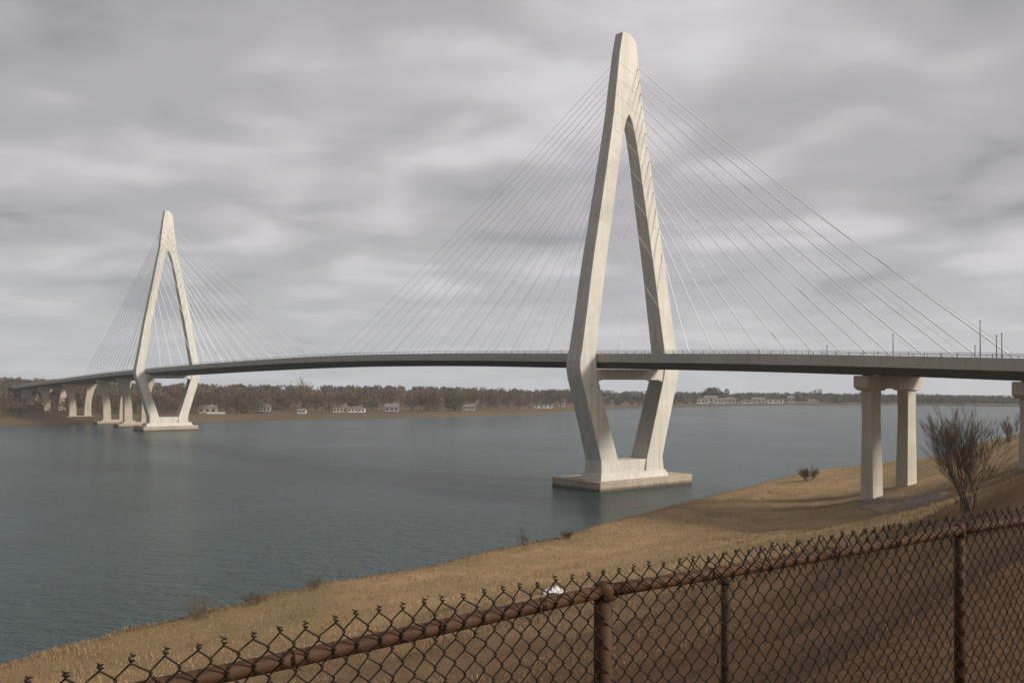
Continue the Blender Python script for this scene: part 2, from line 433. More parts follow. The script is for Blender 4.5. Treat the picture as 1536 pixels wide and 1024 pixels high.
for side in (-1, 1):
    rl = BB()
    for s in np.arange(-238, 600, 2.4):
        z = dz(s); h = 0.62 + (0.25 if random.random() < 0.06 else 0)
        w = 0.045
        rl.loft([[W(s - w, side * 9.62 - w, zz), W(s + w, side * 9.62 - w, zz), W(s + w, side * 9.62 + w, zz), W(s - w, side * 9.62 + w, zz)] for zz in (z - 0.05, z + h)])
    for hz in (0.32, 0.6):
        w = 0.03
        rl.loft([[W(s, side * 9.62 + a, dz(s) + hz + b) for a, b in ((-w, -w), (w, -w), (w, w), (-w, w))] for s in np.arange(-239, 600, 4.0)])
    rl.build('railing', M['rail'], deck_o)

# pylons: half widths by height (outer, inner) and depth along the bridge
ZO = [3.0, 6.0, 10.9, 20.0, 22.8, 24.7, 26.3, 28.3, 36, 46, 61.5, 72.5, 77.0, 80.5, 86.0, 90.5, 93.0, 93.8, 94.6]
WO = [9.25, 9.05, 10.5, 13.35, 14.25, 14.6, 14.5, 13.95, 12.5, 10.75, 7.55, 5.35, 4.55, 4.05, 3.25, 2.55, 2.1, 1.8, 1.15]
ZI = [3.0, 6.0, 22.8, 24.7, 28.3, 46, 62, 70, 74, 76.5, 77.6]
WI = [3.6, 4.25, 9.75, 10.05, 10.1, 7.05, 4.0, 2.5, 1.55, 0.75, 0.0]
ZD = [3.0, 6.0, 20, 25, 29, 46, 62, 77, 94.5]
WD = [5.2, 4.7, 4.3, 4.2, 3.9, 3.4, 3.1, 2.7, 2.2]
ZH = 77.6
def wo(z): return float(np.interp(z, ZO, WO))
def wi(z): return float(np.interp(z, ZI, WI))
def wd(z): return float(np.interp(z, ZD, WD))

def make_pylon(sc, sx, label, vfar, tk=1.0):
    """sx: station of the pylon, sc: scale"""
    py = BB()
    lv = sorted(set(ZO + ZI + [15, 52, 40, 33, 66.5, 57]))
    lv = [z for z in lv if z <= ZH]
    def ring(a, b, d, z, side):
        q = [(-d / 2, a), (d / 2, a), (d / 2, b), (-d / 2, b)]
        if side > 0: q = [(-d / 2, b), (d / 2, b), (d / 2, a), (-d / 2, a)]
        return [W(sx + s * sc, v * sc * 1.0, z * sc) for s, v in (q if side < 0 else q)]
    for side in (-1, 1):
        rings = []
        for z in lv:
            a, b, d = (wi(z) + tk * (wo(z) - wi(z))) * side, wi(z) * side, wd(z)
            lo, hi = min(a, b), max(a, b)
            rings.append([W(sx + s * sc, v * sc, z * sc) for s, v in ((-d / 2, lo), (d / 2, lo), (d / 2, hi), (-d / 2, hi))][::-1])
        py.loft(rings, (True, False))
    hz = [z for z in sorted(set(ZO)) if z > ZH]; hz = [ZH] + hz
    nr_ = lambda z: float(np.interp(z, [86, 90.5, 93, 94.6], [3.25, 2.55, 2.0, 1.65])) if z > 86 else wo(z)
    fr_ = lambda z: float(np.interp(z, [86, 90.5, 93.2, 94.6], [3.25, 2.7, 2.3, 0.6])) if z > 86 else wo(z)
    py.loft([[W(sx + s * sc, v * sc, z * sc) for s, v in ((-wd(z) / 2, -tk * nr_(z)), (wd(z) / 2, -tk * nr_(z)), (wd(z) / 2, tk * fr_(z)), (-wd(z) / 2, tk * fr_(z)))][::-1] for z in hz], (False, True))
    o = py.build('pylon', M['pylon'], bevel=0.13)
    o['label'] = label
    cb = BB()          # crossbeam under the deck, with rounded haunches at both ends
    d = 3.7; top = 24.5
    rings = []
    for k in range(25):
        x = -1 + 2 * k / 24; v = x * 10.0
        e = max(0.0, (abs(v) - 8.0) / 1.9)
        bot = 22.35 - 1.3 * (1 - math.sqrt(max(0, 1 - min(e, 1) ** 2)))
        rings.append([W(sx + s * sc, v * sc, z * sc) for s, z in ((-d / 2, bot), (d / 2, bot), (d / 2, top), (-d / 2, top))])
    cb.loft(rings)
    cb.build('crossbeam', M['pylon'], o)
    ft = BB()          # stub wall between the legs and the slab standing in the water
    d = 4.3
    ft.sblock([(sx - d / 2 * sc, sx + d / 2 * sc, -4.6 * sc, 4.6 * sc, 2.6 * sc), (sx - d / 2 * sc, sx + d / 2 * sc, -4.6 * sc, 4.6 * sc, 5.75 * sc)])
    ft.sblock([(sx - 3.3 * sc, sx + 3.3 * sc, -10.0 * sc, 10.0 * sc, 1.9 * sc), (sx - 2.75 * sc, sx + 2.75 * sc, -9.5 * sc, 9.5 * sc, 3.3 * sc)])
    ft.build('plinth', M['pylon'], o, bevel=0.12)
    sl = BB()
    sl.sblock([(sx - 4.3 * sc, sx + 10.2 * sc, -11.3 * sc, vfar * sc, -4.0), (sx - 4.3 * sc, sx + 10.2 * sc, -11.3 * sc, vfar * sc, 1.95 * sc)])
    sl.build('footing', M['base'], o, bevel=0.1)
    return o
make_pylon(1.0, 0.0, 'nearer A-shaped pylon rising from a slab in the water', 16.3)
LSC = 1.045
make_pylon(LSC, SL, 'farther A-shaped pylon near the left bank', 12.0, 0.82)

# stay cables
def cable(p, q, r, sag):
    c = BB(); P0, P1 = Vector(p), Vector(q); L = (P1 - P0).length
    c.tube([P0.lerp(P1, t) - Vector((0, 0, 4 * sag * L * t * (1 - t))) for t in [i / 12 for i in range(13)]], r, r, 5)
    return c.build('stay_cable', M['cable'], smooth=True)
RS = [-9.9, -16.7, -22.0, -28.4, -34.6, -40.2, -45.9, -50.9, -55.0, -60.9, -65.9, -69.8, -75.1]
def stays(sx, sc, side, ends, r, sag, zlo=58.0, zhi=88.0):
    n = len(ends)
    for i, e in enumerate(ends):
        f = i / (n - 1)
        z = zlo + (zhi - zlo) * f ** 0.8
        vm = wo(z) - 0.25
        if sx > 1: vm = 0.6 * wo(z) if z > ZH else 0.4 * wi(z) + 0.6 * wo(z)
        ds = math.copysign(wd(z) / 2 - 0.15, e - sx)
        cable(W(sx + ds * sc, side * vm * sc, z * sc), W(e, side * 9.15, dz(e) - 0.4), r, sag)
stays(0.0, 1.0, 1, RS, 0.10, 0.014, 50.0)
stays(0.0, 1.0, -1, list(np.linspace(-26, -84, 9)), 0.03, 0.014, 56.0)
stays(0.0, 1.0, -1, list(np.linspace(8, 112, 17)), 0.030, 0.009, 54.0)
stays(0.0, 1.0, 1, list(np.linspace(12, 112, 9)), 0.022, 0.009)
stays(SL, LSC, 1, list(np.linspace(SL - 14, 150, 13)), 0.11, 0.014, 52.0)
stays(SL, LSC, -1, list(np.linspace(SL - 20, 126, 11)), 0.085, 0.014)
stays(SL, LSC, -1, list(np.linspace(SL + 12, SL + 108, 16)), 0.075, 0.010, 52.0)
stays(SL, LSC, 1, list(np.linspace(SL + 14, SL + 108, 12)), 0.06, 0.010)

# piers on the right bank
def right_pier(s0, v0, gzv, lab):
    zc = dz(s0) - 3.05
    cp = BB()
    ring = lambda v, b, t, d: [W(s0 + a, v0 + v, z) for a, z in ((-d, b), (d, b), (d, t), (-d, t))]
    cp.loft([ring(-8.4, zc - 1.9, zc - 0.12, 1.25), ring(-7.4, zc - 2.35, zc - 0.1, 1.3), ring(-7.0, zc - 2.45, zc - 0.1, 1.3), ring(-3.6, zc - 2.45, zc - 0.1, 1.3), ring(-3.2, zc - 2.15, zc - 0.1, 1.3), ring(3.2, zc - 2.15, zc - 0.1, 1.3), ring(3.6, zc - 2.45, zc - 0.1, 1.3), ring(7.0, zc - 2.45, zc - 0.1, 1.3), ring(7.4, zc - 2.35, zc - 0.1, 1.3), ring(8.4, zc - 1.9, zc - 0.12, 1.25)])
    o = cp.build('pier', M['pier'], bevel=0.1)
    for side in (-1, 1):
        pr = BB(); rings = []
        for z, c, hw, hd in ((gzv - 1.0, 5.2, 1.5, 1.08), (gzv + 4, 5.25, 1.45, 1.03), (zc - 7, 5.35, 1.25, 0.92), (zc - 3.6, 5.4, 1.3, 0.92), (zc - 1.4, 5.3, 1.55, 0.95)):
            c = side * c + v0
            rings.append([W(s0 + a, c + b, z) for a, b in ((-hd, -hw), (hd, -hw), (hd, hw), (-hd, hw))][::-1])
        pr.loft(rings); pr.build('leg', M['pier'], o, bevel=0.1)
    for v in (-6.2, 6.2):
        bl = BB()
        bl.sblock([(s0 - .6, s0 + .6, v0 + v - .7, v0 + v + .7, zc - 0.1), (s0 - .6, s0 + .6, v0 + v - .7, v0 + v + .7, zc + 0.02)])
        bl.build('bearing', M['rail'], o)
    return o
P1 = W(-58.5, 1.1, 0); P2 = W(-82.3, 1.1, 0)
g1 = gz(P1[0], P1[1])
right_pier(-58.5, 1.1, g1, 'right')
right_pier(-82.3, 1.1, gz(P2[0], P2[1]), 'right')

# piers of the approach beyond the far pylon
def far_pier(s0):
    zt = dz(s0) - 3.05; x, y, _ = W(s0, 0, 0)
    cp = BB()
    cp.loft([[W(s0 + a, v, z) for a, z in ((-1.5, zt - 1.25), (1.5, zt - 1.25), (1.5, zt - 0.02), (-1.5, zt - 0.02))] for v in (-8.9, 8.9)])
    o = cp.build('pier', M['farpier'])
    for side in (-1, 1):
        pr = BB(); rings = []
        for k in range(9):
            t = k / 8; z = -2 + (zt - 1.2 + 2) * t
            fl = max(0, (t - 0.55) / 0.45) ** 1.6
            outer = 5.9 + 0.2 * t + 2.6 * fl; inner = 2.0 + 0.1 * t + 1.2 * max(0, (t - .3) / .7) - 1.6 * max(0, (t - .72) / .28) ** 2 + 1.2 * fl
            a, b = sorted((side * outer, side * inner)); d = 1.5 - 0.3 * t
            rings.append([W(s0 + p, q, z) for p, q in ((-d, a), (d, a), (d, b), (-d, b))][::-1])
        pr.loft(rings); pr.build('leg', M['farpier'], o, bevel=0.15)
    ft = BB()
    ft.sblock([(s0 - 4.5, s0 + 4.5, -9.5, 9.5, -2), (s0 - 4.5, s0 + 4.5, -9.5, 9.5, 1.5)])
    ft.sblock([(s0 - 2.4, s0 + 2.4, -7.2, 7.2, 1.4), (s0 - 2.0, s0 + 2.0, -6.8, 6.8, 2.2)])
    ft.build('footing', M['base'], o)
for s0 in (335, 372, 442, 505, 553, 588): far_pier(s0)

# slim posts standing on the deck edge
for s, h, lab in ((-53.8, 1.35, 'shortest slim dark pole on the bridge deck, nearest the tall pylon'), (-64.9, 3.2, 'slim dark pole on the bridge deck above the two-legged pier'),
                  (-77.0, 1.6, 'short dark pole close beside the tallest pole on the deck'), (-77.7, 5.0, 'tallest slim dark pole on the bridge deck at the right'),
                  (-79.9, 3.0, 'left pole of the pair of dark poles at the right end of the deck'), (-80.6, 3.3, 'right pole of the pair of dark poles at the right end of the deck')):
    loc = W(s, -9.15, dz(s) - 0.91)
    t_ = thing('deck_pole', lab, 'pole', loc, 'slim dark poles on the bridge deck')
    b = MB(); b.tube([(0, 0, 0), (0, 0, 0.12)], 0.22, 0.2, 8); b.build('base_plate', M['darkpole'], t_)
    b = MB(); b.tube([(0, 0, 0.1), (0.02, 0, h * .5 + .45), (0.0, 0.03, h + 0.9)], 0.085, 0.05, 8); b.build('shaft', M['darkpole'], t_, True)
    b = MB(); b.box((0, 0, h + 0.93), (0.09, 0.09, 0.06)); b.build('cap', M['darkpole'], t_)

# trodden gravel round the pier
pad = MB()
pc = Vector((*hit(1354, 756), 0)); rings = []
for rr in (0.02, 0.2, 0.4, 0.6, 0.8, 0.93, 1.0):
    ring = []
    for k in range(56):
        a = 2 * math.pi * k / 56; w = 1 + 0.08 * math.sin(3 * a + 1) + 0.05 * math.sin(7 * a) + 0.03 * math.sin(13 * a)
        x, y = pc.x + math.cos(a) * 6.0 * w * rr, pc.y + math.sin(a) * 8.5 * w * rr
        ring.append((x, y, gz(x, y) + (0.14 if rr < 0.99 else -0.05)))
    rings.append(ring)
pad.loft(rings, (True, False))
tag(pad.build('gravel_pad', M['pad'], smooth=True), 'bare gravel patch around the foot of the two-legged pier', kind='structure')

# ------------------------------------------------------------------ far shore
def un(px, py, z=0.0):
    k = (H - z) * F / (py - YH); return np.array([(px - 768) / F * k, k])
COASTPX = [(-900, 690), (-500, 664), (-250, 650), (0, 640), (100, 637.5), (200, 634.5), (300, 632), (450, 629.5), (600, 627), (700, 624.5), (800, 621.5), (845, 619), (865, 617.3),
           (872, 615), (920, 612.5), (1000, 611), (1050, 609), (1120, 608), (1200, 607), (1350, 607), (1450, 608), (1536, 609), (1800, 612), (2300, 618)]
_cx = np.array([p[0] for p in COASTPX], float); _cy = np.array([p[1] for p in COASTPX], float)
SKYPX = [(-900, 556), (-100, 564), (0, 566), (60, 568), (150, 572), (300, 577), (450, 578), (600, 580), (750, 583), (880, 586), (1000, 589), (1100, 590), (1200, 590), (1300, 591), (1400, 593), (1536, 597), (2300, 598)]
_sx = np.array([p[0] for p in SKYPX], float); _sy = np.array([p[1] for p in SKYPX], float)
def coastY(px): return H * F / (np.interp(px, _cx, _cy) - YH)
def far_z(px, inl):
    px = np.asarray(px, float); inl = np.asarray(inl, float)
    right = sstep(840, 960, px)
    D = coastY(px) + 380
    hill = np.clip(22 - (np.interp(px, _sx, _sy) - YH) / F * D - 9.0, 0, 20)
    low = 1.0 * sstep(0, 4, inl) + 0.8 * sstep(4, 60, inl) + 1.2 * sstep(60, 250, inl)
    low = low * (1 - 0.6 * right)
    return low + hill * sstep(60, 380, inl) * (1 - right * 0.7)
def far_pt(px, inl):
    Y = coastY(px) + inl; return (np.asarray(px) - 768) / F * Y, Y
cp = np.concatenate([np.arange(-900, 0, 40), np.arange(0, 840, 10), np.arange(840, 900, 3), np.arange(900, 1600, 10), np.arange(1600, 2301, 50)]).astype(float)
inl = np.array([-14, 0, 1.5, 4, 8, 16, 30, 45, 60, 80, 105, 135, 170, 210, 260, 320, 380, 450, 550, 650], float)
def deep(px): return 1 - 0.68 * sstep(1200, 1380, px)
CPX, INL = np.meshgrid(cp, inl)
INL = np.where(INL > 60, 60 + (INL - 60) * deep(CPX), INL)
def clear(px): return np.where((np.asarray(px) > 34) & (np.asarray(px) < 207), np.interp(px, [34, 40, 52, 80, 118, 177, 207], [225, 215, 185, 138, 83, 20, 0]), 0)
FX, FY = far_pt(CPX, INL)
jit = wob(FX, FY, 0.06, 0.3) * 3.0
FX2, FY2 = far_pt(CPX, INL + jit * (INL < 40))
FZ = far_z(CPX, INL); FZ = np.where(INL < 0, -2.0, FZ) + np.where(INL == 0, -0.15, 0)
idx = np.arange(FX.size).reshape(FX.shape)
fq = np.stack([idx[:-1, :-1], idx[:-1, 1:], idx[1:, 1:], idx[1:, :-1]], -1).reshape(-1, 4)
far = mesh_obj('terrain', np.stack([FX2, FY2, FZ], -1).reshape(-1, 3), fq, M['farbank'], smooth=True)
tag(far, 'low far shore with a strip of straw coloured grass at the water', kind='structure')

# dark rock edging along the right part of the far shore
sw = MB(); pts_ = []
for px in np.arange(905, 1900, 6.0):
    x, y = far_pt(px, 0.0); pts_.append((x, y))
rings = []
for i, (x, y) in enumerate(pts_):
    hgt = 1.0 + 0.25 * math.sin(i * 1.7) + random.uniform(-.15, .15)
    d = Vector((x, y)).normalized()
    rings.append([(x - d.x * 1.6, y - d.y * 1.6, -0.6), (x - d.x * 0.4, y - d.y * .4, hgt * .8), (x + d.x * 1.2, y + d.y * 1.2, hgt), (x + d.x * 2.4, y + d.y * 2.4, -0.3)])
sw.loft(rings, (True, True))
tag(sw.build('rock_edge', M['rock']), 'dark line of rocks edging the far right shore', kind='structure')

# ---- far trees
def crown_quads(h, w, n, up=0.7, trunk=0.22, seed=0, size=(0.25, 1.5), dens=0.0):
    r = np.random.default_rng(seed)
    nl = 9
    lobes = np.stack([r.normal(0, 0.28, nl) * w, r.normal(0, 0.28, nl) * w, h * r.uniform(trunk + .12, 0.86, nl)], -1)
    rad = r.uniform(0.18, 0.34, nl) * w * np.interp(lobes[:, 2] / h, [0.3, 0.6, 1.0], [1.0, 1.0, 0.55])
    li = r.integers(0, nl, n)
    d = r.normal(0, 1, (n, 3)); d /= np.linalg.norm(d, axis=1)[:, None]
    c = lobes[li] + d * (rad[li] * r.uniform(0.25, 1, n) ** 0.5)[:, None] * np.array([1, 1, 1.15])
    c[:, 2] = np.clip(c[:, 2], h * trunk * .6, h)
    ax = d * (1 - up) + np.array([0, 0, up]) + r.normal(0, 0.35, (n, 3)); ax /= np.linalg.norm(ax, axis=1)[:, None]
    sd = np.cross(ax, r.normal(0, 1, (n, 3))); sd /= np.linalg.norm(sd, axis=1)[:, None]
    L = r.uniform(0.5, 1, n)[:, None] * size[1] * 0.5; Wd = r.uniform(0.6, 1, n)[:, None] * size[0] * 0.5
    P = np.stack([c - ax * L - sd * Wd, c - ax * L + sd * Wd, c + ax * L + sd * Wd * .5, c + ax * L - sd * Wd * .5], 1)
    sh = np.clip(r.beta(2, 2, n) * 0.6 + r.uniform(0, 1, nl)[li] * 0.4, 0, 1)
    return P, sh
def tree_proto(name, label, cat, mat, h, w, n, size, seed, group, up=0.7, trunk=0.2):
    t_ = thing(name, label, cat, (0, 0, 0), group)
    b = MB()
    b.tube([(0, 0, -0.5), (0.1, 0, h * 0.3), (0.0, 0.1, h * 0.6), (0.1, 0, h * 0.85)], h * 0.02, h * 0.006, 6)
    rr = random.Random(seed)
    for k in range(7):
        a = rr.uniform(0, 6.28); z0 = h * rr.uniform(0.25, 0.6); l = w * rr.uniform(.25, .42)
        b.tube([(0, 0, z0), (math.cos(a) * l * .5, math.sin(a) * l * .5, z0 + l * .55), (math.cos(a) * l, math.sin(a) * l, z0 + l * 1.2)], h * 0.009, h * 0.003, 4)
    b.build('trunk', M['bark'], t_)
    P, sh = crown_quads(h, w, n, up, trunk, seed, size)
    quads_obj('crown', P, mat, t_, sh)
    return t_
GL = 'bare brown trees in front of the wood on the left bank'
GR = 'small grey trees along the far right shore'
LBL_L = 'bare brown tree at the front of the wood on the far left bank'
LBL_R = 'small grey bare tree standing low on the far right shore'
protos_l = [tree_proto('bare_tree', LBL_L, 'tree', M['brownwood'], 12, 9.5, 520, (0.34, 1.7), 11 + i, GL) for i in range(4)]
protos_r = [tree_proto('shore_tree', LBL_R, 'tree', M['greywood'], 9, 8, 300, (0.5, 1.8), 31 + i, GR) for i in range(3)]
used = set()
def put_far(proto, px, inl_, sc, label=None):
    x, y = far_pt(px, inl_); z = float(far_z(px, inl_)) - 0.1
    sc = sc if isinstance(sc, tuple) else (sc, sc, sc)
    if proto.name not in used:
        used.add(proto.name); proto.location = (x, y, z); proto.scale = sc; proto.rotation_euler = (0, 0, random.uniform(0, 6.28))
        if label: proto['label'] = label
        return proto
    return dup(proto, (x, y, z), random.uniform(0, 6.28), sc, label)
HOUSE_PX = [(318, 70), (452, 60), (522, 80), (588, 85), (705, 85), (815, 70), (398, 85)]
pxl = -40.0; i = 0
while pxl < 850:
    inl_ = random.uniform(62, 100)
    if any(abs(pxl - hp) < 17 for hp, _ in HOUSE_PX): inl_ = random.uniform(115, 140)
    inl_ = max(inl_, float(clear(pxl)) + 8)
    put_far(protos_l[i % 4], pxl, inl_, random.uniform(0.72, 1.12)); i += 1
    pxl += random.uniform(8, 17)
pxr = 885.0
while pxr < 1560:
    put_far(protos_r[i % 3], pxr, random.uniform(105, 150) if 1042 < pxr < 1226 else random.uniform(30, 80), random.uniform(0.55, 1.0)); i += 1
    pxr += random.uniform(9, 20)
ol = tree_proto('olive_tree', 'broad olive green tree standing out from the brown wood on the far bank', 'tree', M['olivewood'], 15, 17, 1500, (0.6, 1.3), 71, None, 0.3, 0.05)
put_far(ol, 682, 60, 1.0)
ol2 = tree_proto('olive_tree', 'narrower olive tree just left of the broad olive tree on the far bank', 'tree', M['olivewood'], 13, 10, 900, (0.5, 1.3), 72, None, 0.3, 0.05)
put_far(ol2, 642, 62, 1.0)
ol3 = tree_proto('olive_tree', 'olive brown tree between the far pylon and the big pale house', 'tree', M['olivewood'], 14, 14, 1100, (0.5, 1.3), 73, None, 0.3, 0.05)
put_far(ol3, 372, 66, 1.0)
tall = tree_proto('tall_bare_tree', 'tall thin bare tree rising above the left skyline', 'tree', M['greywood'], 13, 12, 260, (0.25, 1.8), 77, None, 0.7, 0.2)
put_far(tall, 455, 345, 1.15)
dk = [tree_proto('evergreen_tree', lab, 'tree', M['darkwood'], 13, 14, 1300, (0.9, 1.3), 80 + k, 'dark evergreen clump above the white houses', 0.2, 0.02)
      for k, lab in enumerate(('left tree of the dark evergreen clump above the white houses', 'middle tree of the dark evergreen clump above the white houses', 'right tree of the dark evergreen clump above the white houses'))]
for t_, px in zip(dk, (1058, 1069, 1080)): put_far(t_, px, 150, (1.0, 1.0, 1.12))
rt = tree_proto('round_tree', 'round grey bare tree rising highest on the far right skyline', 'tree', M['greywood'], 14, 11, 500, (0.6, 1.6), 91, None, .5, .1)
put_far(rt, 1228, 70, 0.95)
rt2 = tree_proto('round_tree', 'bushy grey tree on the right skyline left of the highest tree', 'tree', M['greywood'], 12, 13, 500, (0.6, 1.6), 92, None, .5, .1)
put_far(rt2, 1204, 90, 0.9)
# the wood behind reads as one mass
def wood(name, label, n, pxa, pxb, i0, i1, mats, hlo, hhi, nq, size, up):
    Ps = {k: [] for k in range(len(mats))}; Ss = {k: [] for k in range(len(mats))}
    px = rng.uniform(pxa, pxb, n); il = i0 + (i1 - i0) * rng.uniform(0, 1, n) ** 0.8
    il = np.where(il > 60, 60 + (il - 60) * deep(px), il); il = np.where(il < clear(px), clear(px) + 5 + il * 0.5, il); il = np.where((px > 1040) & (px < 1228) & (il < 110), il + 110, il)
    for k in range(n):
        x, y = far_pt(px[k], il[k]); z = float(far_z(px[k], il[k]))
        top = H - (np.interp(px[k], _sx, _sy) + rng.uniform(-3.0, 3.5) - YH) / F * y
        h = min(rng.uniform(hlo, hhi), top - z)
        if h < 2.5: continue
        P, s = crown_quads(h, h * rng.uniform(.7, 1.0), nq, up, 0.05, int(rng.integers(1e9)), size)
        tone = rng.uniform(-0.45, 0.45)
        P = P + np.array([x, y, z - 0.2]); q = int(rng.integers(len(mats)))
        Ps[q].append(P); Ss[q].append(np.clip(s + tone, 0, 1))
    objs = []
    allP = np.concatenate([p for q in Ps for p in Ps[q]]); allS = np.concatenate([s for q in Ss for s in Ss[q]])
    cnt = [sum(len(p) for p in Ps[q]) for q in Ps]
    o = quads_obj(name, allP, mats[0], attr=allS)
    for m in mats[1:]: o.data.materials.append(m)
    mi = np.repeat(np.arange(len(mats)), cnt).astype(np.int32); o.data.polygons.foreach_set('material_index', mi)
    tag(o, label, kind='stuff'); return o
wood('woods', 'brown winter wood covering the left bank behind the houses', 900, -120, 900, 85, 430, [M['brownwood'], M['greywood'], M['brownwood'], M['olivewood']], 7, 12, 150, (0.7, 1.9), 0.55)
wood('woods', 'low grey wood along the far right shore', 900, 870, 1640, 62, 560, [M['greywood'], M['darkwood'], M['greywood']], 5, 11, 110, (0.9, 1.9), 0.45)

wood('woods', 'low hazy grey wood on the far shore behind the right bank', 500, 1180, 1640, 34, 150, [M['greywood'], M['darkwood'], M['greywood']], 4, 8, 110, (0.9, 1.9), 0.45)
# ---- far houses
def house(px, inl_, w, d, h, rh, label, wall, roof, style='gable', rot=0.0, nwin=3):
    x, y = far_pt(px, inl_); z = float(far_z(px, inl_))
    t_ = thing('house', label, 'house', (x, y, z - 0.1)); t_.rotation_euler = (0, 0, rot - math.atan2(x, y) * 0.6)
    b = MB(); b.box((0, 0, h / 2), (w / 2, d / 2, h / 2)); b.build('wall', wall, t_)
    r = MB(); e = 0.4; W2, D2 = w / 2 + e, d / 2 + e
    if style == 'flat':
        r.box((0, 0, h + 0.18), (W2, D2, 0.18))
    else:
        k = W2 if style == 'gable' else max(0.5, W2 - D2)
        A = [(-W2, -D2, h), (W2, -D2, h), (W2, D2, h), (-W2, D2, h), (-k, 0, h + rh), (k, 0, h + rh)]
        r.add(A, [(0, 1, 5, 4), (2, 3, 4, 5), (1, 2, 5), (3, 0, 4), (3, 2, 1, 0)])
    ro = r.build('roof', roof, t_)
    if style != 'flat':
        c = MB(); c.box((w * .22, d * .1, h + rh * .8), (0.35, 0.35, rh * .55)); c.build('chimney', M['greyw'], ro)
    for i in range(nwin):
        xx = (-0.5 + (i + 0.5) / nwin) * w
        q = MB(); q.box((xx, -d / 2 - 0.03, h * .55), (min(0.9, w / nwin * .3), 0.05, h * .22)); q.build('window', M['glass'], t_)
    q = MB(); q.box((w * .5 / nwin * (0 if nwin % 2 == 0 else 1) + 0.0, -d / 2 - 0.04, h * .36), (0.5, 0.05, h * .36 - .02)); q.build('door', M['greyw'], t_)
    return t_
house(312, 82, 11, 7, 3.2, 1.8, 'low pale house just right of the far pylon behind a white fence', M['cream'], M['roofg'])
house(398, 95, 7, 6, 3.0, 1.6, 'small dull house half hidden between trees right of the far pylon', M['greyw'], M['roofb'])
house(453, 58, 5.2, 4, 2.0, 0.9, 'tiny white hut at the edge of the left grass strip', M['white'], M['roofg'], nwin=2)
house(513, 70, 11, 8, 3.2, 2.2, 'large pale house with hip roof in the middle of the left bank', M['cream'], M['roofb'], 'hip', 0, 5)
house(535, 66, 11, 7, 2.6, 1.6, 'white wing with a grey roof beside the large hip-roofed house', M['white'], M['roofb'], 'hip', 0, 5)
house(588, 72, 9, 7, 3.2, 2.2, 'grey gabled house right of the large hip-roofed house', M['greyw'], M['roofg'])
house(704, 75, 8, 6, 2.6, 1.4, 'small pale house right of the broad olive tree', M['cream'], M['roofg'])
house(815, 78, 14, 6, 2.4, 0, 'long flat-roofed white building near the sandy point', M['white'], M['roofg'], 'flat', 0, 4)
house(843, 95, 5, 5, 2.2, 1.0, 'little white house at the tip of the left bank', M['white'], M['roofg'], nwin=2)
for k, (px, il, w, h, st, lab) in enumerate([
        (1054, 62, 9, 3.4, 'hip', 'leftmost house of the white row below the dark evergreen clump'), (1066, 95, 11, 4.2, 'gable', 'tall pale house directly under the dark evergreen clump'),
        (1079, 60, 9, 3.0, 'gable', 'white gabled house in the middle of the row on the far right shore'), (1094, 78, 10, 3.2, 'hip', 'pale hip-roofed house right of the evergreen clump'),
        (1120, 55, 8, 2.6, 'flat', 'low flat white building between two groups of far right houses'), (1138, 72, 11, 3.0, 'gable', 'cream gabled house left of the brightest white house'),
        (1163, 45, 13, 3.0, 'flat', 'brightest long white house by the water on the far right shore'), (1186, 70, 5, 4.2, 'gable', 'narrow pale house under the bushy skyline tree'),
        (1217, 40, 6, 1.9, 'gable', 'small white hut right of the narrow pale house'), (1262, 50, 5, 2.0, 'gable', 'tiny lone white hut left of the two-legged pier'),
        (1348, 75, 9, 2.6, 'hip', 'pale house seen between the legs of the two-legged pier')]):
    house(px, il, w * 1.15, 6, h * 1.25, 1.8, lab, M['white'] if k in (0, 2, 4, 6, 8) else M['cream'], M['roofg'] if k % 2 else M['roofb'], st, 0, 3 if w > 6 else 2)
fx, fy = far_pt(324, 62); fz = float(far_z(324, 62))
ft_ = thing('picket_fence', 'white picket fence on the left bank beside the far pylon', 'fence', (fx, fy, fz))
b = MB(); b.box((0, 0, 0.45), (5.6, 0.05, 0.08)); b.box((0, 0, 1.05), (5.6, 0.05, 0.08)); b.build('rail', M['white'], ft_)
b = MB()
for k in range(38): b.box((-5.55 + k * 0.3, -0.09, 0.72), (0.12, 0.03, 0.7))
b.build('picket', M['white'], ft_)

